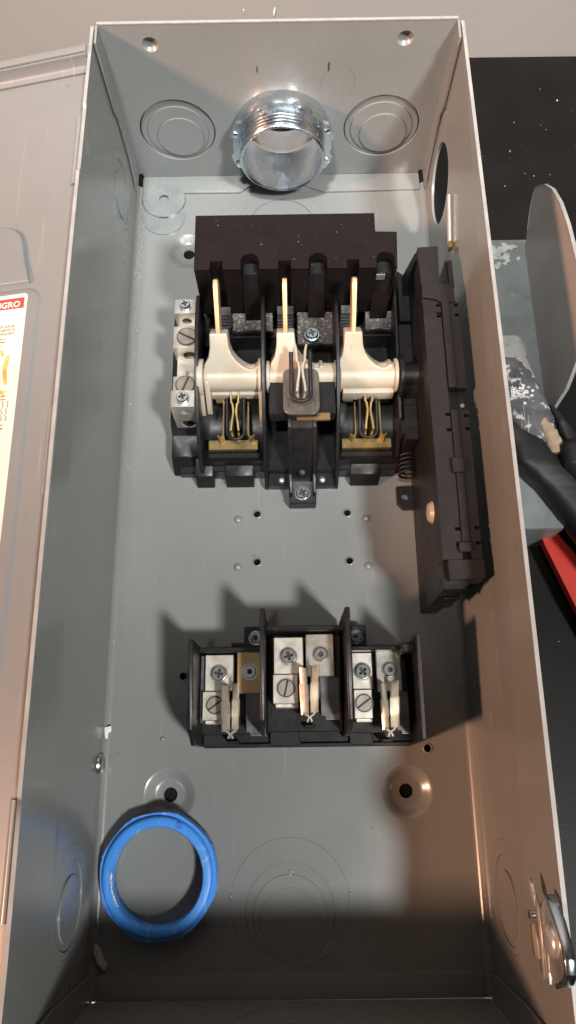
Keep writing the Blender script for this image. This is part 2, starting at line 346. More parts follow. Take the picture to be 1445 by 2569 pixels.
# --- bottom wall
bt = B().sheet([(-104.6, RIMZ), (-104.6, 3), (104.6, 3), (104.6, RIMZ)], [circ(0, 42, 29, 48)], 'y', -526.5, -525).make('bottom_wall', GREY, enc)
ko_rings(bt, 'y', [(0, 42, 29), (0, 42, 22)], [-525.8, -525.3], 1, yfr)
for s_ in (-1, 1):
    B().prism([(-525, 4), (-512, 7), (-510, 60), (-512.5, RIMZ), (-525, RIMZ)], lambda u, v, w: (s_ * (103.1 + w + 1.5 * v / 120), u, v), 0, 1.3).make('side_flange', GREY, bt)
B().prism([(-100.5, -525), (100.5, -525), (100.5, -513), (-100.5, -513)], 'z', 0.15, 1.7).bevel(0.35, 2).make('bottom_flange', GREY, bt)
# --- right wall furniture
B().tube([(104.4, -77.5, 66.8), (104.4, -88, 63.4), (104.4, -98, 60.2), (104.4, -107, 57.3)], 1.35, 14).make('highlight_pin', mat('polished_pin', (0.92, 0.92, 0.90), 0.30, 0.9), rw, 60)  # made-up pin, added so the wall shows a bright streak of light
B().box(102.8, 105.3, -111, -106.5, 56.5, 61.5).bevel(0.5).make('pin_bracket', BRASS, rw)
# --- left wall screw
b = B().lathe([(0, 1.2), (2.2, 1.5), (4.2, 1.2), (5.0, 0.4), (5.3, -1), (0, -1)], (-103.6, -408.6, 9.0), 'x', 28)
sl = b.make('corner_screw', STEEL, lw, 50)
B().box(-102.6, -101.6, -411.4, -405.8, 8.2, 9.8).make('screw_slot', DARKST, sl)

# ------------------------------------------------------------------ latch at lower right rim
la = thing('spring_latch', 'bright zinc spring latch on the lower right rim of the grey enclosure', 'latch', (104, -472, 96))
B().prism([(-459, 113), (-463, 121), (-469, 127), (-476, 130.2), (-482, 127.4), (-486, 120), (-487, 113), (-484, 104), (-490, 100), (-488, 97), (-478, 98), (-466, 103)], 'x', 104.4 - 1.9, 104.4 - 0.4).bevel(0.35, 2).make('hasp_plate', DULLZ, la)
pth = [(-458.5, 115.5), (-461, 119.5), (-465.5, 124.6), (-471, 128.6), (-476, 130.6), (-480, 130), (-483, 127), (-485.5, 122), (-487, 117.5)]
B().ribbon([(101.6, y, z) for y, z in pth], [(105.6, y, z + 0.2) for y, z in pth], 2.2).bevel(0.3, 1).make('hasp_rim', ZINC, la, 50)
B().lathe([(0, -1.9), (3.4, -1.8), (5.2, -1.2), (5.8, 0), (5.8, 1.4), (0, 1.4)], (101.4, -472.5, 119.5), 'x', 28).make('rivet', BRIGHT, la, 50)
B().box(100.9, 102.3, -489, -459, 104.6, 106).bevel(0.4).make('spring_bar', DULLZ, la)
B().box(102.0, 104.2, -490, -478, 106.5, 109.5).bevel(0.4).make('keeper', DULLZ, la)
B().prism([(-453.5, 101), (-455, 104.2), (-458.5, 106), (-463.5, 104.6), (-460, 101)], 'x', 100.4, 101.6).bevel(0.4).make('thumb_tab', BRIGHT, la)
B().box(101.2, 104.4, -484, -470.5, 95.6, 98).bevel(0.4).make('backing_clip', DULLZ, la)
B().box(100.6, 101.2, -483, -471.5, 96.2, 97.2).make('clip_edge', BRASS, la)
B().cyl((99.8, -467.5, 98.6), 1.6, 4, 'x', 16).make('pivot_pin', ZINC, la)

# ------------------------------------------------------------------ open cover hinged on the left rim
A = math.radians(11.0)
LM = Matrix(((-math.cos(A), 0, -math.sin(A), -107.9), (0, 1, 0, 0), (-math.sin(A), 0, math.cos(A), 112.3), (0, 0, 0, 1)))
cv = thing('enclosure_cover', 'open grey steel cover with a danger label, hinged along the left rim of the enclosure', 'cover', (-110, -262, 108))
def lid(b): return b.xf(LM)
pan = lid(B().box(0, 214, -505, -27, -1.6, 0)).make('cover_panel', LIDG, cv)
pf = lid(B().ribbon([(0, -27, -0.02), (0, -24.4, 0.3), (0, -22.6, 1.4), (0, -21.7, 3.2), (0, -21.5, 9)], [(214, -27, -0.02), (214, -24.4, 0.3), (214, -22.6, 1.4), (214, -21.7, 3.2), (214, -21.5, 9)], -1.5)).make('cover_lip', LIDG, cv, 60)
lid(B().box(-0.4, 214.4, -21.6, -16.6, 9, 10.4).bevel(0.5)).make('lip_flange', LIDG, pf)
lid(B().box(0, 214, -512, -505, -1.6, 9).bevel(0.6)).make('cover_lip', LIDG, cv)
lid(B().box(214, 216, -512, -18, -1.6, 9).bevel(0.6)).make('cover_lip', LIDG, cv)
def emboss(outline, h, e, name):
    n = len(outline); cx = sum(p[0] for p in outline) / n; cy = sum(p[1] for p in outline) / n
    def off(d):
        o = []
        for i, p in enumerate(outline):
            a = Vector(outline[i - 1]); c = Vector(outline[(i + 1) % n]); t = (c - a).normalized(); nn = Vector((-t.y, t.x)); q = Vector(p) + nn * d; o.append((q.x, q.y))
        return o
    b = B(); levels = [(0, -0.2), (0, 0.0), (e * .25, h * .1), (e * .6, h * .7), (e, h * .97), (e * 1.5, h)]
    rings = [[b.bm.verts.new((x, y, z)) for x, y in off(d)] for d, z in levels]
    for P, Q in zip(rings, rings[1:]):
        for i in range(n): b.bm.faces.new((P[i], P[(i + 1) % n], Q[(i + 1) % n], Q[i]))
    b.bm.faces.new(rings[-1])
    return lid(b).make(name, LIDG, pan, 60)
emboss(rrect(16.8, 190, -378, -168.3, 9, 8), 1.5, 2.6, 'raised_panel')
emboss([(u, v) for u, v in ((150, -166.5), (150, -127), (50, -127), (42, -127.8), (36, -130.4), (32, -134.4), (29.8, -140), (26.8, -154), (24.6, -166.5))], 2.4, 1.3, 'raised_boss')
Z0 = 1.58
lab = lid(B().sheet(rrect(24.3, 120, -330, -172.6, 2, 4), [], 'z', Z0 - 0.1, Z0 + 0.08)).make('warning_label', PAPER, cv)
lab['label'] = 'white and red danger label printed in Spanish'
lid(B().box(25.9, 118, -181.3, -174.9, Z0, Z0 + 0.12)).make('red_band', REDINK, lab)
def on_lid(u, v, h): return LM @ Matrix.Translation((u, v, h)) @ Matrix.Diagonal((-1, 1, 1, 1))
def lid_text(name, s, size, u, v, m, bold=0.0, sx=1.0):
    # text runs towards the hinge (to the right in the photograph): mirror the local axis that points away from it
    return text(name, s, size, LM @ Matrix.Translation((u, v, Z0 + 0.17)) @ Matrix(((-1, 0, 0, 0), (0, 1, 0, 0), (0, 0, 1, 0), (0, 0, 0, 1))) @ Matrix.Diagonal((sx, 1, 1, 1)), m, lab, bold)
lid_text('red_band_print', 'PELIGRO', 4.9, 27.9, -180.3, WHITEINK, 0.11, 1.05)
for s_, u, v in (('DE DESCARGA', 29.7, -192.3), ('EXPLOSION O', 29.3, -194.4), ('DE ARQUEO', 29.7, -196.5)):
    lid_text('label_print', s_, 1.95, u, v, INK, 0.0, 1.1)
for s_, u, v in (('Para su', 34.2, -199.3), ('seguridad', 34.4, -201.0), ('abra', 36.4, -203.0), ('cubierta', 36.0, -211), ('antes', 36.3, -212.7), ('de abrir', 36.0, -214.4), ('corte', 36.3, -218.5), ('la linea', 34.6, -220.3), ('primero', 34.2, -222)):
    lid_text('label_print', s_, 1.4, u, v, INK)
lid_text('label_print', 'Line /', 1.5, 29.9, -232.3, INK); lid_text('label_print', 'Linea', 1.5, 30.2, -233.9, INK)
lid_text('label_print', 'Load /', 1.5, 29.7, -248.2, INK); lid_text('label_print', 'Carga', 1.5, 29.9, -249.8, INK)
for u in (28.9, 31.5, 34.1, 44, 46.6):
    b = B()
    for v in (-235.1, -244.9):
        b.tube([(u + .55 * math.cos(t * PI / 5), v + .55 * math.sin(t * PI / 5), Z0 + .12) for t in range(11)], 0.13, 5)
    b.tube([(u, -235.7, Z0 + .12), (u, -237.4, Z0 + .12)], 0.16, 5); b.tube([(u - .7, -237.1, Z0 + .12), (u + .25, -238.6, Z0 + .12), (u + .25, -239.4, Z0 + .12)], 0.16, 5)
    b.tube([(u + .25 + (-.75 if 3 <= t <= 8 else .75) * math.sin(t * PI / 5.5) * .9, -239.4 - t * .42, Z0 + .12) for t in range(12)] + [(u + .1, -244.3, Z0 + .12)], 0.17, 5)
    lid(b).make('switch_symbol', INK, lab)
for pts in ([(30.6, -209), (31.4, -208), (33.4, -211), (34.2, -214), (33.2, -222), (31.8, -226), (30.5, -225), (31.2, -217)], [(36, -204), (36.6, -206), (35.2, -209), (33.6, -208), (34.6, -206.4)], [(29.2, -229.4), (33, -228.6), (38, -226.6), (38.2, -227.8), (34, -230.2), (32, -232), (30.6, -231.6), (31.6, -230)]):
    lid(B().prism(pts, 'z', Z0 + 0.04, Z0 + 0.11)).make('stain', STAIN, lab)
for i in range(3): B().cyl((-112.2, -60 - i * 180, 111), 2.4, -46, 'y', 16).make('hinge_barrel', GREY, cv)

# ------------------------------------------------------------------ conduit connector through the top wall
hub = thing('conduit_connector', 'bright zinc threaded conduit connector through the top wall of the enclosure', 'conduit fitting', (1.5, -18, 41))
HC = (1.5, 0, 41.5)
prof = [(26.6, -24.4), (27.6, -25.2), (28.6, -24.6)]
y = -23.6
while y < -12: prof += [(29.0, y), (29.0, y + 0.7), (28.0, y + 1.5), (28.0, y + 1.9)]; y += 2.6
prof += [(28.4, -9), (28.4, 0), (28.4, 26), (26.0, 26), (26.0, 10), (24.6, 8), (24.6, 4), (26.2, 2), (26.2, -20)]
B().lathe(prof, HC, 'y', 72, closed=True).make('threaded_barrel', ZINC, hub, 40)
lk = []
for i in range(96):
    a = 2 * PI * i / 96; k = (a * 8 / (2 * PI)) % 1
    lk.append((HC[0] + (35.6 if k < 0.42 else 33.2) * math.cos(a + 0.2), HC[2] + (35.6 if k < 0.42 else 33.2) * math.sin(a + 0.2)))
nut = B().sheet(lk, [circ(HC[0], HC[2], 29.1, 72)], 'y', -13.5, -10.8).make('locknut', ZINC, hub, 40)
B().lathe([(29.1, -10.8), (33.4, -10.8), (34.2, -6.5), (33, -0.4), (29.1, -0.4)], HC, 'y', 64, closed=True).make('locknut_dish', ZINC, hub, 40)
for i in range(8):
    a = 2 * PI * i / 8 + 0.42
    m_ = Matrix.Translation((HC[0], -12.4, HC[2])) @ Matrix.Rotation(-a, 4, 'Y')
    B().box(31.2, 34.8, -2.6, 1.2, -1.7, 1.7).bevel(0.4).xf(m_).make('locknut_lug', ZINC, hub)

# ------------------------------------------------------------------ washers on the back plate
wl_ = [(-85.0, -35.0, 0.15, 'flat zinc washer lying partly under the other washer in the upper left corner', 0), (-85.2, -20.8, 1.75, 'flat zinc washer lying on top of the other, against the top wall', 1.5)]
for x, y, z, lb, tl in wl_:
    o = B().sheet(circ(x, y, 15.4, 56), [circ(x, y, 3.6, 28)], 'z', z, z + 0.9).xf(rotx(tl, y, z)).make('washer', WASH, None, 30)
    tag(o, lb, 'washer', 'loose washers')

# ------------------------------------------------------------------ screws
def screw(parent, c, r, h, style, m=STEEL, rot=0.3, name='screw', mx=None):
    x, y, z = c
    b = B()
    if style == 'slot':
        ht = h * 0.45
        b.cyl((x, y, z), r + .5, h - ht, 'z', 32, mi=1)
        for s_ in (-1, 1):
            a0 = math.asin(0.13)
            pts = [(x + r * .98 * math.cos(t), y + r * .98 * math.sin(t)) for t in [(a0 + (PI - 2 * a0) * i / 14) + (0 if s_ > 0 else PI) for i in range(15)]]
            b.prism([(x + (px - x) * math.cos(rot) - (py - y) * math.sin(rot), y + (px - x) * math.sin(rot) + (py - y) * math.cos(rot)) for px, py in pts], 'z', z + h - ht, z + h)
        b.lathe([(r + 0.9, 0), (r + 0.9, h * .45), (r + 0.25, h * .45), (r + 0.25, 0)], c, 'z', 32, closed=True)
    else:
        hole = star(x, y, r * .52, 6, .62, rot) if style == 'torx' else cross(x, y, r * .62, r * .19, rot)
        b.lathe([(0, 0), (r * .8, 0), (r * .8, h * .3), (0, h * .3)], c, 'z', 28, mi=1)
        b.sheet(circ(x, y, r * .86, 28), [hole], 'z', z + h * .12, z + h)
        b.lathe([(r, h * .1), (r, h * .6), (r * .96, h * .82), (r * .86, h)], c, 'z', 28)
        b.lathe([(r * 1.22, 0), (r * 1.22, h * .22), (r * .9, h * .22), (r * .9, 0)], c, 'z', 28, closed=True)
    if mx: b.xf(mx)
    return b.make(name, [m, SHADE], parent, 40)

# ------------------------------------------------------------------ switch block
sw = thing('disconnect_switch', 'black three-pole disconnect switch with cream rotor and copper blades in the upper half', 'switch', (10, -180, 0))
AX, AZ = -189.5, 45.0
bs = B(); bs.prism([(-52, -104), (68, -104), (70, -237.5), (-44, -237.5), (-52, -232)], 'z', 0.2, 13)
base = bs.bevel(0.8, 1).make('base', BLACK, sw)
# line shield
L, Rr, T, F = -50.0, 67.2, -101, -138.3
def arch(cx, hw, top, n=8):       # notch from the front edge with a round end, walked left to right
    return [(cx - hw, F)] + [(cx - hw * math.cos(PI * i / n), top - hw + hw * math.sin(PI * i / n)) for i in range(n + 1)] + [(cx + hw, F)]
def slot(x0, x1, d): return [(x0, F), (x0, d), (x1, d), (x1, F)]
sh_out = [(L, T), (L, F)] + slot(-40.9, -33.5, -133) + arch(-17.8, 5.4, -128) + slot(-1.4, 5.9, -133) + arch(21.6, 5.4, -128) + slot(38.3, 45.4, -133) + arch(60.6, 5.3, -128) + [(Rr, F), (Rr + 1, -114.5), (55.6, -114), (55.6, T)]
shield = B().sheet(sh_out, [], 'z', 34, 80).make('line_shield', BROWN, sw)
B().box(L - .05, Rr, -128, -104.5, 13, 34).make('shield_skirt', BROWN, sw)
# ledge line on top front edge of each shield finger
for x0, x1 in ((-50, -40.9), (-33.5, -23.2), (-12.4, -1.4), (5.9, 16.2), (27, 38.3), (45.4, 55.3)):
    B().box(x0 + .15, x1 - .15, F - .35, F + 1.2, 79.2, 80.25).bevel(0.2, 1).make('finger_ridge', BROWN, shield)
# pocket floors, sloping out below the arches
for cx, x0, x1, zf, yf in ((-17.8, -31.5, -5.8, 31, -149.4), (21.6, 9.5, 33, 34, -161), (60.6, 52.6, 70.3, 31, -149.4)):
    B().hexa([(x0, yf, 13), (x1, yf, 13), (x1, -138.9, 13), (x0, -138.9, 13)], [(x0, yf, zf), (x1, yf, zf), (x1, -138.9, 36), (x0, -138.9, 36)]).bevel(0.4, 1).make('pocket_floor', DUSTY, sw)
    B().hexa([(cx - 5.2, -143.5, 30), (cx + 5.2, -143.5, 30), (cx + 5.2, -137, 30), (cx - 5.2, -137, 30)], [(cx - 5.2, -143, 36), (cx + 5.2, -143, 36), (cx + 5.2, -137, 54), (cx - 5.2, -137, 54)]).make('pocket_ramp', BROWN, sw)
    n = 10
    arc = [(cx - 5.2, 34), (cx + 5.2, 34)] + [(cx + 5.2 * math.cos(PI * i / n), 69 + 3.0 * math.sin(PI * i / n)) for i in range(n + 1)]
    B().prism(arc, 'y', -136.4, -129).make('terminal_cover', GREYPL, sw)
    n = 16; xs = [x0 + (x1 - x0) * i / n for i in range(n + 1)]
    pts = [(x, zf + 0.5 + (1.4 * math.exp(-((x - cx) / 3.5) ** 2))) for x in xs]
    B().prism(pts + [(x1, zf - 3), (x0, zf - 3)], 'y', yf - 1.6, yf - .1).make('pocket_lip', BROWN, sw)
B().box(56.2, 61.4, -137.2, -136.5, 66, 70.6).make('lit_terminal_patch', DULLZ, sw)  # pale plate standing for a small lit patch in this pocket
screw(sw, (18.6, -156.3, 37.5), 3.9, 2.6, 'phillips', ZINC, 0.3)
# jaw stacks inside the slots
for x in (-37, 2.2, 42):
    b = B()
    for i in range(7): b.box(x - 5, x + 5, -146 + i * .2, -139, 22 + i * 3.2, 23.6 + i * 3.2)
    b.make('arc_plates', DARKST, sw)
sp_ = B()
for _ in range(26):
    x = random.uniform(L, Rr - 12); y = random.uniform(T - 2, F + 2); q = random.uniform(.08, .3)
    sp_.prism([(x + q * math.cos(k) * random.uniform(.5, 2.2), y + q * math.sin(k)) for k in (0, 1.3, 2.5, 3.8, 5)], 'z', 79.95, 80.02 + random.random() * .1)
kind(sp_.make('plaster_specks', mat('pale_specks', (0.13, 0.115, 0.105), 0.8), shield), 'stuff')
# back cavity walls
B().box(-50, 70, -152, -146, 12.5, 28).make('cavity_wall', BLACK, sw)
B().box(-51, -34, -160, -147, 12.6, 32).make('cavity_wall', BLACK, sw)
# separators
def sep(x0, x1, pr, name='separator'):
    return B().prism(pr, 'x', x0, x1).bevel(0.35, 1).make(name, BLACK, sw)
pr1 = [(-139, 12), (-139, 55), (-150, 62), (-168, 63), (-192, 58), (-216, 46), (-236, 26), (-245.4, 6), (-245.4, 0.3), (-228, 0.3)]
sep(-12.2, -10.0, pr1); sep(31.6, 33.8, pr1)
sep(-51.6, -49.2, [(-139, 12), (-139, 56), (-160, 60), (-190, 56), (-216, 44), (-236, 28), (-238.5, 12)])
sep(69, 71, [(-120, 12), (-120, 50), (-160, 46), (-215, 40), (-238, 12)])
# pole floors and feet
for x0, x1 in ((-49.2, -12.2), (33.8, 69)):
    n = 10
    pts = [(-196 - 38 * i / n, 13 + 8.5 * (1 - math.sin(PI * i / n) ** 0.8)) for i in range(n + 1)]
    B().prism(pts + [(-234, 3), (-196, 3)], 'x', x0, x1).make('pole_trough', BLACK, sw, 40)
    xm = (x0 + x1) / 2
    B().box(xm - 15.5, xm + 15, -226.4, -220, 17.5, 22).bevel(0.3, 1).make('contact_bar', BRASS, sw)
    B().box(xm - 16.2, xm + 16, -230.5, -227, 12.8, 18.5).bevel(0.5, 1).make('trough_lip', BLACK, sw)
for x0, x1 in ((-55.2, -44), (-36.6, -19), (41.5, 59.5)):
    B().hexa([(x0, -243.6, 0.3), (x1, -243.6, 0.3), (x1, -229, 0.3), (x0, -229, 0.3)], [(x0, -240.5, 13), (x1, -240.5, 13), (x1, -229, 15), (x0, -229, 15)]).bevel(0.5, 1).make('foot', BLACK, sw)
B().box(-10, 31.6, -245.2, -236, 0.3, 7.5).bevel(0.4, 1).make('centre_foot', BLACK, sw)
for x in (-1.7, 23.9):
    B().lathe([(2.2, 0), (2.1, 0.8), (1.3, 1.4), (0, 1.6)], (x, -241.5, 7.4), 'z', 18).make('foot_pin', DULLZ, sw, 60)
# centre tower
B().prism([(-192, 13), (-192, 57), (-218.5, 56.5), (-219.5, 49), (-224, 47), (-240, 14), (-244, 10.5), (-257.8, 9.5), (-258.2, 0.3), (-236, 0.3)], 'x', 3.0, 19.6).bevel(0.5, 1).make('centre_tower', BLACK, sw)
for x0, x1 in ((3.0, 4.9), (17.7, 19.6)):
    B().prism([(-219, 49.5), (-224, 49), (-241, 16), (-252, 13.5), (-254, 9), (-240, 9)], 'x', x0 - .12, x1 + .12).bevel(0.3, 1).make('tower_rail', BLACK, sw)
B().box(-8, 31, -216, -195, 40, 50).bevel(0.4, 1).make('tower_shelf', BLACK, sw)
B().box(8, 27.5, -221, -216.4, 50, 52).bevel(0.3, 1).make('contact_bar', BRASS, sw)
screw(sw, (11.2, -251.3, 9.9), 4.0, 2.4, 'phillips', ZINC, 0.5)
B().lathe([(2.7, 0), (2.6, 1.2), (1.8, 2), (0, 1.6)], (11.0, -239.6, 15.5), 'z', 20).xf(rotx(25, -239.6, 15.5)).make('tower_boss', BLACK, sw, 60)
# rotor
ro = B().cyl((-49, AX, AZ), 8.0, 117.5, 'x', 36)
for x0, x1, r in ((-50.6, -46.8, 11.4), (-46.2, -44.8, 9.6), (-14.3, -12.4, 11.6), (-9.6, -7.4, 9.8), (31, 31.5, 9.6), (34, 35, 10), (66.6, 68.6, 10.2)):
    ro.lathe([(0, 0), (r - .5, 0), (r, .5), (r, x1 - x0 - .5), (r - .5, x1 - x0), (0, x1 - x0)], (x0, AX, AZ), 'x', 36)
rot = ro.make('rotor', WHITE, sw, 40)
RM = Matrix.Translation((0, AX, AZ)) @ Matrix.Rotation(math.radians(-45), 4, 'X')
for xc in (-36.6, 2.2, 41.4):
    pts = [(xc - 5.1, 28), (xc - 5.3, 20), (xc - 6.4, 14), (xc - 8.6, 10.5), (xc - 9.5, 7), (xc - 9.5, 0), (xc + 24, 0), (xc + 24, 8.2), (xc + 22, 8.6), (xc + 19.4, 6.8), (xc + 17, 6.8), (xc + 13.5, 8.6), (xc + 10, 11.6), (xc + 7.2, 15.6), (xc + 5.8, 20), (xc + 5.1, 28)]
    if xc > 0 and xc < 10: pts = [(u, s_) if u < xc + 20 else (u - 2, s_) for u, s_ in pts]
    B().prism(pts, lambda u, v, w: (u, w, v), -6.2, 6.2).bevel(1.5, 3).xf(RM).make('rotor_arm', WHITE, rot, 45)
    bl = B().prism([(-6.0, 20), (6.0, 20), (6.0, 52), (4.6, 55.5), (-1, 57.6), (-4.5, 57.6), (-6.0, 55)], lambda u, v, w: (w, u, v), xc - 1.3, xc + 1.3).bevel(0.3, 1).xf(RM)
    bl.make('copper_blade', COPPER, sw, 40)
# tails of the rotor discs
for x0, x1, m in ((-49.8, -47, WHITE), (-46, -43, WHITE), (-14.2, -11.9, WARMFIN)):
    d = 24 if m is WARMFIN else (17 if x0 < -47 else 16)
    B().prism([(AX + 7, AZ + 6), (AX - 7, AZ + 7), (AX - d, AZ - 9), (AX - d - 1, AZ - 15), (AX - d + 3, AZ - 15), (AX - 7, AZ - 7), (AX + 4, AZ - 7)], 'x', x0, x1).bevel(0.4, 1).make('rotor_fin', m, rot)
B().box(-43, -14.5, AX - 9.2, AX - 6.8, AZ - 10, AZ - 4).bevel(0.4).make('rotor_skirt', WHITE, rot)
B().box(36, 66.5, AX - 10.8, AX - 6.8, AZ - 10, AZ - 1).bevel(0.6).make('rotor_skirt', WHITE, rot)
for x0 in (-41, 37): B().box(x0, x0 + 6, AX - 9, AX - 2, AZ - 16, AZ - 9).bevel(0.4).make('hinge_contact', COPPER, sw)
# black shaft to the mechanism
B().lathe([(0, 0), (9.5, 0), (13.2, 1.2), (13.2, 3.4), (9, 4.4), (9, 12), (0, 12)], (68.7, AX, AZ - 2), 'x', 36).make('drive_collar', BLACK, sw, 40)
# load side jaws: two flared leaves held by a spring loop
def jaw(cx, y0, y1, z0, z1, leafm, basem, wide=1.0):
    """leaves run along Y from the flared end y0 to the closed end y1"""
    ln = y1 - y0
    prof = [(0, 3.3), (.1, 2.7), (.36, 2.2), (.4, 1.5), (.55, 1.0), (.66, 1.3), (.82, 2.0), (1, 2.5)]
    for s_ in (-1, 1):
        low = [(cx + s_ * (d * 0.8 * wide), y0 + ln * t, z0) for t, d in prof]
        high = [(cx + s_ * (d * wide + 0.5), y0 + ln * t - 1.0, z1 - 4 * t) for t, d in prof]
        B().ribbon(low, high, 1.35 * s_).bevel(0.2, 1).make('jaw_leaf', leafm, sw, 30)
    lp = []
    w_ = 5.1 * wide
    lp += [(cx - w_, y0 - 3, z1 - 5)] + [(cx - w_, y0 + ln * t, z1 - 5 - 5 * t) for t in (.3, .6, .85)]
    for i in range(9):
        a = PI + PI * i / 8; lp.append((cx + w_ * math.cos(a), y1 + w_ * 0.9 * math.sin(a) + 1, z1 - 10.5))
    lp += [(cx + w_, y0 + ln * t, z1 - 5 - 5 * t) for t in (.85, .6, .3)] + [(cx + w_, y0 - 3, z1 - 5)]
    B().tube(lp, 1.15 * wide, 8).make('spring_loop', RUBBER, sw, 60)
for cx in (-28.9, 51.6):
    jaw(cx, -193, -220, 16, 42, BRASS, BRASS)
    for s_ in (-1, 1):
        low = [(cx + s_ * 8, -199, 15), (cx + s_ * 8, -221, 15), (cx + s_ * 9.5, -222.6, 15), (cx + s_ * 10.6, -221, 15)]
        B().ribbon(low, [(x, y + 1, z + 15) for x, y, z in low], 0.9 * s_).make('jaw_leaf', BRASS, sw, 30)
# raised centre jaw on its zinc plate
jz = 58
B().sheet(rrect(0.4, 21.2, -221.5, -191.5, 4.5, 5), [], 'z', jz, jz + 1.8).bevel(0.3, 1).xf(rotx(-4, -206, jz)).make('jaw_plate', JAWP, sw)
for s_ in (-1, 1): B().box(10.8 + s_ * 7.6 - .5, 10.8 + s_ * 7.6 + .5, -217, -211, jz + 1.5, jz + 3.2).bevel(0.3, 1).make('plate_rib', JAWP, sw)
jaw(10.6, -186, -213, jz + 1.5, jz + 20, CLIPM, CLIPM, 1.05)

# ------------------------------------------------------------------ ground lug bar left of the switch
lg = thing('ground_lug_bar', 'stepped aluminium terminal lug bar on a black base, left of the disconnect switch', 'terminal bar', (-60, -172, 0))
B().prism([(-130, 0.3), (-130, 24), (-208, 24), (-214, 16), (-228, 15), (-233, 6), (-235.4, 0.3)], 'x', -70, -53.4).bevel(0.6, 1).make('lug_base', BLACK, lg)
B().box(-66, -53.6, -236.5, -228, 0.3, 8).bevel(0.8, 1).make('base_foot', BLACK, lg)
def lug(x0, x1, y0, y1, z0, z1, hs, name='lug'):
    return B().sheet(rrect(x0, x1, z0, z1, 0.7, 2), [circ(a, b, r, 24) for a, b, r in hs], 'y', y1, y0).make(name, ALU, lg)
B().box(-66.2, -53.4, -207, -131, 24.1, 29).bevel(0.3, 1).make('bar', ALU, lg)
l1 = lug(-67, -53.4, -134, -143.8, 29.1, 44, [(-60, 35.2, 3.1)])
screw(l1, (-60, -138.9, 44), 3.3, 3.6, 'phillips', ZINC)
l2 = lug(-66.9, -53.2, -153.2, -168.3, 29.1, 44, [(-57.6, 35.2, 4.2)])
screw(l2, (-58.3, -160.6, 43.9), 5.6, 1.2, 'slot', SCREWD, -0.5)
B().sheet([(-65.2, -171.5), (-53.6, -171.5), (-53.6, -184), (-65.2, -184)], [circ(-57.2, -180.2, 2.7, 20)], 'z', 29.2, 34).make('bar_step', ALU, lg)
l3 = lug(-66, -52.4, -187.6, -198.4, 29.1, 44, [(-59, 36, 3.2)])
screw(l3, (-58.3, -193.4, 43.9), 5.4, 1.2, 'slot', SCREWD, 1.2)
l4 = lug(-66, -51.8, -200, -210.6, 17.5, 50, [(-58.6, 42.4, 2.6), (-58.4, 26, 4.9)])
screw(l4, (-58.6, -205.3, 50), 3.6, 3.4, 'phillips', ZINC)

# ------------------------------------------------------------------ operating mechanism by the right wall
me_ = thing('operating_mechanism', 'long black plastic operating mechanism standing beside the right wall of the enclosure', 'switch mechanism', (90, -225, 0))
B().prism([(80.4, -131), (80.4, -326), (90, -326), (99.4, -318), (99.4, -151.5), (96.5, -151.5), (96.5, -131.5), (95.8, -131.5), (95.8, -151), (90.8, -151), (90.8, -131)], 'z', 3, 75.5).make('mechanism_body', BLACK, me_)
MEC = mat('matte_mechanism_plastic', (0.0115, 0.0092, 0.0092), 0.5, 0, 0.2, 60, 0.15, 900, rvar=0.06, spec=0.3)
B().prism([(96.6, -133), (99.2, -133), (99.4, -151), (96.6, -151)], 'z', 40, 78).bevel(0.3, 1).make('outer_web', MEC, me_)
def notched(x0, x1, y0, y1, ns, right=True, d=2.6, wn=1.9):
    pts = [(x0, y0), (x0, y1), (x1, y1)] if right else [(x1, y1), (x1, y0), (x0, y0)]
    seq = sorted(ns) if right else sorted(ns, reverse=True)
    for y in seq:
        if right: pts += [(x1, y - wn / 2), (x1 - d, y - wn / 2), (x1 - d, y + wn / 2), (x1, y + wn / 2)]
        else: pts += [(x0, y + wn / 2), (x0 + d, y + wn / 2), (x0 + d, y - wn / 2), (x0, y - wn / 2)]
    if right: pts += [(x1, y0)]
    else: pts += [(x0, y1)]
    return pts
B().sheet([(79.5, -125.6), (91.2, -125), (90.6, -150.6), (80, -150.8)], [], 'z', 62, 80).make('top_strip', MEC, me_)
B().sheet(notched(80.0, 89.9, -163.5, -312, [-171.5, -232, -241, -296, -304.4, -170, -164.6]), [], 'z', 68, 80).make('top_strip', MEC, me_)
B().prism([(80.0, -150.9), (97.6, -150.9), (98.2, -163), (90.2, -163), (88, -161), (80.1, -159.5)], 'z', 70, 81.2).bevel(0.3, 1).make('bridge_block', MEC, me_)
B().prism([(80.0, -159.8), (88, -161.3), (89.8, -163.4), (80, -163.4)], 'z', 66, 79.2).make('strip_step', MEC, me_)
B().box(90.3, 94.6, -216.6, -163.2, 70, 81.6).bevel(0.3, 1).make('rail', MEC, me_)
B().sheet(notched(94.75, 100.0, -163.2, -216.8, [-164.8, -171.2]), [], 'z', 68, 80.4).make('side_strip', MEC, me_)
B().box(90.3, 94.4, -303, -229.3, 70, 80.9).bevel(0.3, 1).make('rail', MEC, me_)
B().sheet(notched(94.55, 100.0, -229.3, -311.6, [-233, -240.6, -295.6, -303.6]), [], 'z', 68, 80).make('side_strip', MEC, me_)
B().cyl((97.2, -226.5, 70), 1.2, 9, 'z', 14).make('pin', STEEL, me_)
B().box(88.2, 94.2, -266, -258, 80.5, 83).bevel(0.3, 1).make('rail_clip', MEC, me_)
B().box(88.2, 94.4, -308.6, -303.6, 78, 82.6).bevel(0.3, 1).make('rail_clip', MEC, me_)
B().prism([(82.3, -312.2), (100.6, -311.8), (100.6, -321.6), (97, -321.8), (82.6, -322.6)], 'z', 66, 80.4).bevel(0.3, 1).make('end_block', MEC, me_)
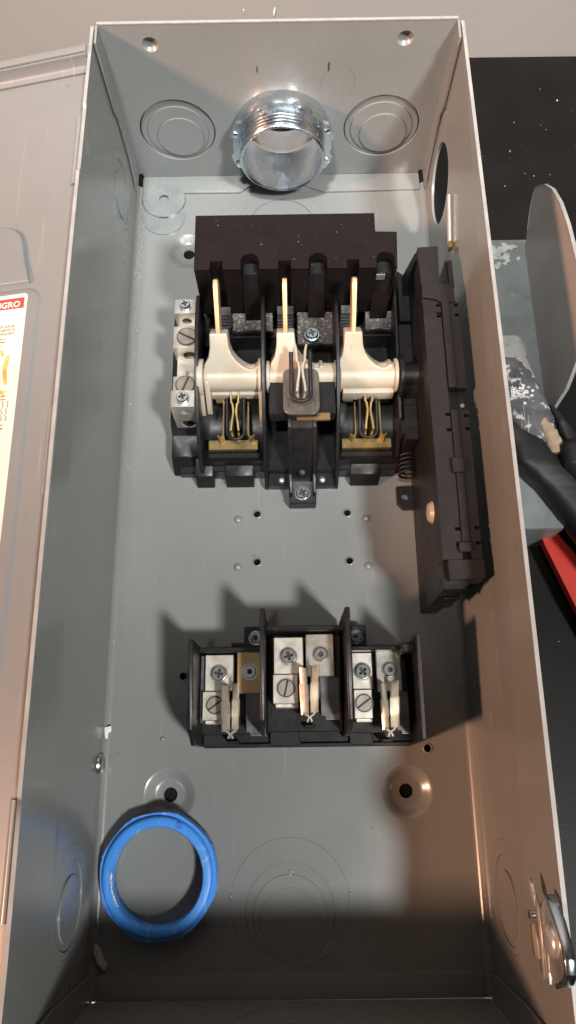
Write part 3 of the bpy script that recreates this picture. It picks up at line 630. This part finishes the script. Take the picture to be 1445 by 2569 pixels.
B().hexa([(80.5, -327, 30), (93, -327, 30), (97, -318, 30), (80.5, -318, 30)], [(80.3, -326.4, 62), (92, -326.4, 62), (98, -319, 66), (80.2, -319, 70)]).bevel(0.5, 1).make('end_cap', BLACK, me_)
B().box(84, 92, -328, -326.6, 54, 58).bevel(0.4, 1).make('end_latch', MEC, me_)
pl_ = B().lathe([(0, -1.8), (4.8, -1.6), (5.6, -0.4), (6.2, 0.6), (0, 0.6)], (79.6, -281, 61), 'x', 24).make('white_plug', WHITE, me_, 50)
# lower ledge on the switch side
B().prism([(73.6, -112), (80.4, -118), (80.4, -149), (73.4, -149)], 'z', 6, 40).bevel(0.4, 1).make('ledge', BLACK, me_)
B().box(72.4, 80.4, -206, -150.4, 6, 38.5).bevel(0.4, 1).make('ledge', BLACK, me_)
B().box(72.2, 80.4, -229, -206.6, 6, 40).bevel(0.5, 1).make('ledge', BLACK, me_)
B().hexa([(74, -110, 8), (80.4, -110, 8), (80.4, -131, 8), (74, -131, 8)], [(78.5, -126, 74), (80.4, -126, 78), (80.4, -131, 78), (78.5, -131, 74)]).make('end_web', BLACK, me_)
B().cyl((73, AX - 1, 38), 11.5, 7.4, 'x', 40).make('drum', BLACK, me_, 40)
b = B()
for i in range(6): b.box(70.2, 72.6, -121 - i * 19, -130 - i * 19, 10, 37 + (i % 2) * 2)
b.bevel(0.4, 1).make('side_ribs', BLACK, me_)
sp = [(76 + 5 * math.cos(t * .55), -229.5 - t * 0.24, 16 + 5.5 * math.sin(t * .55)) for t in range(62)]
B().tube(sp, 0.85, 7).make('coil_spring', RUBBER, me_, 60)
B().sheet([(70.4, -245.7), (83, -245.7), (83, -260.4), (74, -260.4), (70.4, -256.5)], [circ(75.6, -252.4, 2.6, 20)], 'z', 0.3, 5).make('mounting_tab', BLACK, me_)

# ------------------------------------------------------------------ load-side fuse base
fb = thing('fuse_base', 'black three-pole fuse base with lugs and tinned clips in the lower middle of the enclosure', 'fuse base', (10, -370, 0))
B().prism([(-50.5, -346), (73, -346), (74.4, -396), (69, -400.6), (-46, -400.6), (-50.5, -397)], 'z', 0.2, 7).bevel(0.5, 1).make('base', BLACK, fb)
for x0, x1, zt in ((-47.5, -13, 22), (-10.5, 30.6, 33), (33.8, 68, 22)):
    B().prism([(x0, -350), (x1, -350), (x1, -394), (x0, -394)] if zt < 30 else [(x0, -341), (x1, -341), (x1, -393), (x0, -393)], 'z', 7, zt - 8).bevel(0.4, 1).make('pole_floor', BLACK, fb)
def fwall(pr, x0, x1, nm='barrier'): return B().prism(pr, 'x', x0, x1).bevel(0.35, 1).make(nm, BLACK, fb)
fwall([(-347, 0.3), (-347, 58), (-352, 58), (-392, 54), (-399.5, 40), (-400.4, 0.3)], -49.8, -47.4)
fwall([(-331.8, 8), (-331.8, 60), (-345, 62), (-388, 58), (-395, 44), (-396, 0.3), (-345, 0.3)], -13.0, -10.6)
fwall([(-331.6, 8), (-331.6, 60), (-345, 62), (-388, 58), (-395, 44), (-396, 0.3), (-345, 0.3)], 31.2, 33.8)
bq = B().hexa([(68.6, -347, 0.3), (70.8, -347, 0.3), (73, -400.4, 0.3), (70.8, -400.4, 0.3)], [(67.9, -345.5, 58), (70.2, -345.5, 58), (70.4, -398, 54), (68.1, -398, 54)])
bq.bevel(0.4, 1).make('barrier', BLACK, fb)
B().box(-47.4, -13, -351, -348.6, 7, 36).bevel(0.4, 1).make('rear_wall', BLACK, fb)
B().box(-10.6, 31.2, -341.4, -339, 7, 47).bevel(0.4, 1).make('rear_wall', BLACK, fb)
B().box(33.8, 68.5, -351.5, -349.4, 7, 40).bevel(0.4, 1).make('rear_wall', BLACK, fb)
B().box(61.5, 68.4, -354, -349, 7, 48).bevel(0.8, 1).make('rear_wall', BLACK, fb)
for x0, x1, sx in ((-24.3, -13.2, -17.4), (38, 46.5, 40.4)):
    B().box(x0, x1, -346, -333.6, 0.3, 11).bevel(0.5, 1).make('screw_ear', BLACK, fb)
    screw(fb, (sx, -340.4, 11), 3.4, 2.4, 'torx', ZINC, 0.6)
B().box(-32, -24.5, -346, -342.5, 0.3, 8).make('screw_ear', BLACK, fb)
def pole(xa, xb, lo0, lo1, xc, xd, ya, z, cx, dk0, dk1, dy=0.0, warm=False):
    """terminal lug with two screws, strap with a torx screw, fuse clip and dark spring plate"""
    y1 = ya - 19.5
    t1 = B().box(xa, xb, ya, y1, z - 14, z).bevel(0.35, 1).make('terminal_block', ALU, fb)
    screw(t1, ((xa + xb) / 2, ya - 10.2, z), 4.0, 2.6, 'phillips', STEEL, 0.15 + cx * .01)
    t2 = B().box(lo0, lo1, y1 - .3, y1 - 15.4, z - 14, z + 1.2).bevel(0.35, 1).make('wire_lug', ALU, fb)
    screw(t2, ((lo0 + min(lo1, lo0 + 13)) / 2 + .4, y1 - 7.4, z + 1.1), 4.2, 1.1, 'slot', SCREWD, 0.62 if cx < 0 or cx > 40 else 1.35)
    B().box(lo0 + 1.2, lo1, y1 - 17.2, y1 - 15.3, z - 14, z - 3).bevel(0.3, 1).make('lug_toe', ALU, fb)
    s1 = B().box(xc, xd, ya + 1.6, ya - 21, z - 2.2, z).bevel(0.45, 1).make('strap', CLIPM if not warm else TANST, fb)
    B().box(xc + .6, xd - .6, ya + 1.2, ya - 20, z - 15, z - 2.4).make('strap_block', BLACK, fb)
    screw(s1, ((xc + xd) / 2 + .4, ya - 9.4, z), 3.7, 1.9, 'torx', STEEL, 0.5)
    ty, by, zl, zh = ya - 16.6, ya - 41.5, z - 14, z + 12
    for s_ in (-1, 1):
        P = [(0, 1.9, 4.9), (.33, 1.7, 4.7), (.345, 1.2, 5.2), (.66, 0.9, 5.0), (.7, 1.2, 4.7), (.95, 1.1, 4.4)]
        sh = 0.6 * s_
        b = B()
        inn = [(cx + s_ * a, ty + (by - ty) * t + sh, z + 6.0 - 3 * t) for t, a, c in P]
        out = [(cx + s_ * c, ty + (by - ty) * t + sh, z + 11.5 - 3 * t) for t, a, c in P]
        b.ribbon(inn, out, 0.9 * s_)
        b.ribbon([(cx + s_ * (a + .1), y_, zl) for (t, a, c), (x_, y_, z_) in zip(P, inn)], [(x_ + s_ * .1, y_, z_ - .1) for x_, y_, z_ in inn], 0.8 * s_)
        b.make('clip_leaf', CLIPM, fb, 25)
        ll = [(cx + s_ * 3.6, by + 2.6, z - 4), (cx + s_ * 2.4, by + .6, z - 4), (cx + s_ * .7, by - .4, z - 4), (cx + s_ * 1.6, by - 2.6, z - 4)]
        B().ribbon(ll, [(x, y, zz + 10) for x, y, zz in ll], 0.9 * s_).make('clip_toe', CLIPM, fb, 30)
    B().prism([(dk0, ya - 20.8), (dk1, ya - 20.8), (dk1, ya - 42.5), (dk0 + 3.2, ya - 42.5), (dk0 + 3, ya - 40.5), (dk0 + .6, ya - 40.2)], 'z', z - 7.4, z - 6.2).make('spring_plate', DARKST, fb)
    B().ribbon([(dk0 + .6, ya - 40.3, z - 7.2), (dk0 + 3, ya - 40.6, z - 7.2), (dk0 + 3.1, ya - 42.6, z - 7.2), (dk1, ya - 42.6, z - 7.2)], [(dk0 + .6, ya - 40.3, z - 6), (dk0 + 3, ya - 40.6, z - 6), (dk0 + 3.1, ya - 42.6, z - 6), (dk1, ya - 42.6, z - 6)], 0.35).make('plate_edge', STEEL, fb)
    B().box(cx - 2.6, cx + 3, by - 5.5, by - 3.8, 3, z - 10).bevel(0.4, 1).make('clip_stop', BLACK, fb)
pole(-44.3, -28.9, -45.3, -32, -26.8, -13.6, -351.9, 30, -29.6, -22.4, -13.4, warm=True)
pole(-6.4, 9.4, -6.9, 6.4, 10.9, 26, -344.2, 40, 12.2, 18.2, 28.4)
pole(36.3, 47.2, 36.5, 46.4, 49.5, 63.2, -351.8, 30, 54.8, 59.6, 66.6)
B().box(-47, -44.9, -388, -352, 14, 28).bevel(0.3, 1).make('side_plate', DARKST, fb)
for x0, x1 in ((-47, -30), (-9.6, 6), (35, 46.5)):
    B().prism([(x0, -389.5), (x1, -389.5), (x1 + 2, -400.2), (x0, -400.2)], 'z', 7, 9.5).bevel(0.4, 1).make('wire_chute', RUBBER, fb)
B().prism([(-50, -397), (-46, -401), (69, -401), (74, -396.6), (69, -398.8), (-46, -398.8)], 'z', 0.3, 9.2).bevel(0.3, 1).make('front_rail', BLACK, fb)

# ------------------------------------------------------------------ blue plastic locknut on the back plate
bn = thing('plastic_locknut', 'blue plastic locknut ring leaning in the lower left corner of the enclosure', 'locknut', (-69.3, -465, 1))
BM_ = Matrix.Translation((-69.3, -465, 8.6)) @ Matrix.Rotation(math.radians(-3), 4, 'Y') @ Matrix.Rotation(math.radians(2.0), 4, 'X')
fl = []
for i in range(96):
    a = 2 * PI * i / 96; k = abs(((a / (2 * PI) * 8) % 1) - 0.5) * 2
    fl.append((31.9 * math.cos(a) * (1 + .012 * (k ** 3)), 31.9 * math.sin(a) * (1 + .012 * (k ** 3))))
B().lathe([(24.6, -5), (24.2, -4.4), (24.2, 3.6), (24.9, 4.6), (28.0, 4.6), (29.0, 4.2), (29.6, 3.2), (29.9, -5)], (0, 0, 0), 'z', 72, closed=True).xf(BM_).make('ring', BLUE, bn, 50)
oc = []
for i in range(128):
    a = 2 * PI * i / 128; k = abs(((a * 8 / (2 * PI) + 0.35) % 1) - 0.5) * 2
    r = 31.2 + 1.0 * k ** 2.2 - (0.5 if 0.86 < k < 0.93 else 0); oc.append((r * math.cos(a), r * math.sin(a)))
B().sheet(oc, [circ(0, 0, 29.6, 72)], 'z', -5.4, 1.4).xf(BM_).make('wrench_flange', BLUE, bn, 30)
b = B()
for t in range(22): pass
b.lathe([(1.7, 4.5), (1.7, 4.85), (1.35, 4.85), (1.35, 4.5)], (11.2, 25.1, 0), 'z', 20, closed=True).box(10.95, 11.45, 24.2, 25.6, 4.5, 4.8).xf(BM_).make('moulded_mark', mat('blue_mark', (0.02, 0.09, 0.33), 0.5), bn)
b = B()
for a in range(-6, 40):
    t = math.radians(180 + a * 0.9); r = 24.2 + random.uniform(-.1, .4); c_ = (r * math.cos(t), r * math.sin(t), 4.2); q = random.uniform(.08, .3)
    b.box(c_[0] - q, c_[0] + q, c_[1] - q, c_[1] + q, 3.6, 4.6 + q * .3)
b.jitter(.4, .9).xf(BM_); kind(b.make('plaster_smear', PLASTER, bn), 'stuff')

# ------------------------------------------------------------------ loose dust and chips
def grains(name, pts, m, label, cat, smin, smax):
    b = B()
    for x, y, z in pts:
        s_ = smin + (smax - smin) * random.random() ** 2.6; v = [(x + random.uniform(-1, 1) * s_, y + random.uniform(-1, 1) * s_, z + random.uniform(0, .8) * s_) for _ in range(4)] + [(x, y, z + s_)]
        b.add(v, [(0, 1, 4), (1, 2, 4), (2, 3, 4), (3, 0, 4), (0, 2, 1), (0, 3, 2)])
    o = b.make(name, m, None, 20); tag(o, label, cat); return kind(o, 'stuff')
pts = []
for _ in range(900):
    y = random.choice((random.gauss(-85, 22), random.gauss(-62, 18), random.uniform(-20, -190)))
    t = random.random() ** 1.5 * 0.7; x = -101 - 4 * math.sin(t) + random.uniform(0, 2.5)
    pts.append((x, min(-12, y), 4 - 4 * math.cos(min(t, 1.2)) + .05 if x < -101 else 0.05))
grains('wall_dust', pts, DUSTB, 'beige plaster dust along the left bend of the enclosure beside the washers', 'dust', .2, .7)
pts = [(-102 + random.uniform(-1.5, 4), random.choice((random.uniform(-200, -520), random.gauss(-300, 30), random.gauss(-488, 14))), 0.3) for _ in range(120)]
pts += [(random.uniform(-60, 95), random.uniform(-20, -515), 0.05) for _ in range(70)]
grains('plaster_specks', pts, PLASTER, 'tiny white plaster specks scattered over the enclosure back plate', 'dust', .12, .5)
pts = [(random.uniform(112, 260), random.uniform(-520, 100), TZ) for _ in range(420)]
grains('table_crumbs', pts, PLASTER, 'white plaster crumbs scattered on the black tabletop right of the enclosure', 'crumbs', .08, .8)
def chip(pts3, z0, z1, label, m=PLASTER):
    o = B().prism(pts3, 'z', z0, z1).bevel(.3, 1).jitter(.35, .6).make('plaster_chip', m); tag(o, label, 'plaster chip', 'loose plaster chips'); return o
chip([(-104.4, -388.6), (-101, -388), (-100.4, -391), (-102.2, -392), (-102.4, -395.2), (-103.8, -395), (-104.6, -391)], 1.2, 2.8, 'white plaster chip on the left bend above the corner screw')
chip([(102.2, -524), (104.8, -523), (105, -526), (103.4, -527)], 4, 6.4, 'white plaster chip in the dark lower right corner')
chip([(-102.4, -498), (-99.8, -500.4), (-97.6, -505), (-95, -508.4), (-96.8, -511), (-100.4, -508), (-103, -503)], 0.8, 3, 'beige plaster chip in the shadow below the blue locknut', DUSTB)

# ------------------------------------------------------------------ things on the table right of the enclosure
br = thing('sheet_metal_bracket', 'galvanised sheet metal bracket with an upright round-topped flange right of the enclosure', 'bracket', (140, -185, TZ))
B().box(112, 161, -283, -85, 31, 34).bevel(0.6, 1).make('base_plate', GALV, br)
B().box(112, 160.8, -283, -280.5, TZ, 31).make('skirt', GALV, br); B().box(112, 160.8, -87.5, -85, TZ, 31).make('skirt', GALV, br)
fo = [(-95.5, 31), (-84, 42), (-74, 52), (-70.2, 60), (-70, 63.5), (-72.5, 68.4), (-79.5, 77.2), (-91.5, 86.8), (-107.5, 94.2), (-127.5, 99.6), (-152, 103), (-172, 103.5), (-190, 100), (-203, 88), (-211, 66), (-214, 31)]
fg = B().prism(fo, lambda u, v, w: (159.4 + w, u, v), 0, 1.6).make('upright_flange', mat('warm_lit_sheet', (0.30, 0.27, 0.255), 0.45, 0.1, 0.12, 30), br)  # same bracket sheet, with the warm pinkish light painted into its colour
eb = B().ribbon([(159.2, y, z + .1) for y, z in fo[1:]], [(161.3, y, z + .1) for y, z in fo[1:]], -0.5); eb.make('flange_edge', EDGE, br)
pb = B()
for _ in range(46):
    x, y = random.gauss(142, 6), random.gauss(-95, 5)
    if x > 113 and -112 < y < -88 and x < 156: pb.prism([(x + random.uniform(.8, 3.0) * math.cos(k), y + random.uniform(.8, 2.6) * math.sin(k)) for k in (0, 1, 2.1, 3.2, 4.3, 5.3)], 'z', 33.9, 34.1 + random.random() * .5)
kind(pb.make('paint_splatter', mat('pale_splatter', (0.33, 0.34, 0.33), 0.7, 0, 0.3, 200), br), 'stuff')

tl = thing('crusted_hand_tool', 'dark plaster-crusted hand tool with a grey flat head leaning on the metal bracket', 'hand tool', (140, -200, 34))
def loft(secs, name, m, parent, jit=0.0, jf=0.12, sub=14, n=20, smooth=50):
    """secs: (centre, half width along X, half thickness along Z, power) ; rounded cross sections lofted along a path"""
    b = B(); rings = []
    tot = len(secs) - 1
    for k in range(sub * tot + 1):
        i = min(k // sub, tot - 1); t = k / sub - i
        (ca, wa, ha), (cb, wb, hb) = secs[i], secs[i + 1]
        c = Vector(ca).lerp(Vector(cb), t); w_ = wa + (wb - wa) * t; h_ = ha + (hb - ha) * t; ring = []
        for j in range(n):
            a = 2 * PI * j / n; cx, cz = math.cos(a), math.sin(a)
            e = 0.6; ring.append(b.bm.verts.new(c + Vector((w_ * math.copysign(abs(cx) ** e, cx), 0, h_ * math.copysign(abs(cz) ** e, cz)))))
        rings.append(ring)
    for P, Q in zip(rings, rings[1:]):
        for j in range(n): b.bm.faces.new((P[j], P[(j + 1) % n], Q[(j + 1) % n], Q[j]))
    b.bm.faces.new(rings[0][::-1]); b.bm.faces.new(rings[-1])
    if jit: b.jitter(jit, jf).jitter(jit * .45, jf * 4)
    return b.make(name, m, parent, smooth)
B().prism([(110, -167), (140.6, -167.2), (144, -169.6), (145.6, -174), (145.9, -186), (149, -196), (110, -196)], 'z', 46, 52).bevel(1.2, 2).make('flat_head', mat('worn_grey_steel', (0.20, 0.195, 0.188), 0.5, 0.3, 0.3, 120, 0.6, 500, fleck=(0.07, 0.065, 0.065), fscale=300, famt=0.60), tl)
loft([((131, -182, 47), 13, 5.4), ((136, -201, 47), 14.5, 7), ((143, -220, 46), 15, 7.5), ((150.5, -234, 45), 9.5, 6.5), ((155, -242, 43), 6, 5)], 'crusted_shaft', CRUST, tl, 1.0, .17)
loft([((149, -220, 49), 2.0, 4), ((153, -231, 49), 4.2, 4.6), ((158, -243, 47), 6, 5)], 'bare_wood_patch', WOOD, tl, .6, .2)
loft([((156, -213, 49), 1.2, 2.5), ((161, -224, 49), 3.2, 4), ((167, -238, 48), 5, 4.5)], 'bark_strip', RUBBER, tl, .5, .2)
pbm = B()
for _ in range(60):
    x, y = random.gauss(137, 4.0), random.gauss(-207, 2.2); q = random.uniform(.3, 1.2); zz = 53.0 - abs(x - 139) * .12
    pbm.prism([(x + q * math.cos(k) * random.uniform(.6, 1.2), y + q * math.sin(k) * random.uniform(.6, 1.2)) for k in (0, 1, 2.1, 3.2, 4.3, 5.3)], 'z', zz, zz + 1.6)
kind(pbm.jitter(.4, .5).make('plaster_cake', mat('grey_plaster', (0.42, 0.41, 0.395), 0.85, 0, 0.3, 300), tl), 'stuff')
pk = thing('red_handled_tool', 'red and black handled tool lying on the tabletop at the right edge', 'hand tool', (160, -280, TZ))
loft([((136, -206, 43), 5, 5), ((137, -226, 43), 9, 8), ((147, -248, 42), 13, 9.5), ((162, -262, 40), 14, 10), ((176, -280, 38), 17, 11), ((204, -314, 32), 22, 13)], 'black_grip', RUBBER, pk, .7, .08, 10, 24)
loft([((174, -236, 50), 14, 5), ((174, -240, 50), 17, 9), ((176, -252, 48), 19, 11), ((180, -258, 46), 17.5, 10), ((198, -290, 40), 21, 12)], 'grip_collar', RUBBER, pk, .3, .05, 10, 24)
red = [(141, -233), (147, -248), (151.6, -261.5), (152.6, -272.7), (156.6, -288), (162, -303), (170, -325), (186, -362), (206, -350), (187, -314), (177, -296), (168, -284), (160, -271), (154, -262), (149, -248), (143, -232)]
B().prism(red, 'z', 5, 12).bevel(1.2, 2).make('red_handle', RED, pk, 50)
for x, y, q in ((176.5, -279.5, 1.7), (178.6, -277.2, 1.4), (172, -289.5, .9), (175, -292.4, .9), (174, -287.8, .8)):
    B().lathe([(q, 0), (q * .8, q * .7), (0, q)], (x, y, 46 if q > 1 else 40), 'z', 10).jitter(.3, .7).make('brass_crumb' if q > 1 else 'plaster_crumb', BRASS if q > 1 else PLASTER, pk)
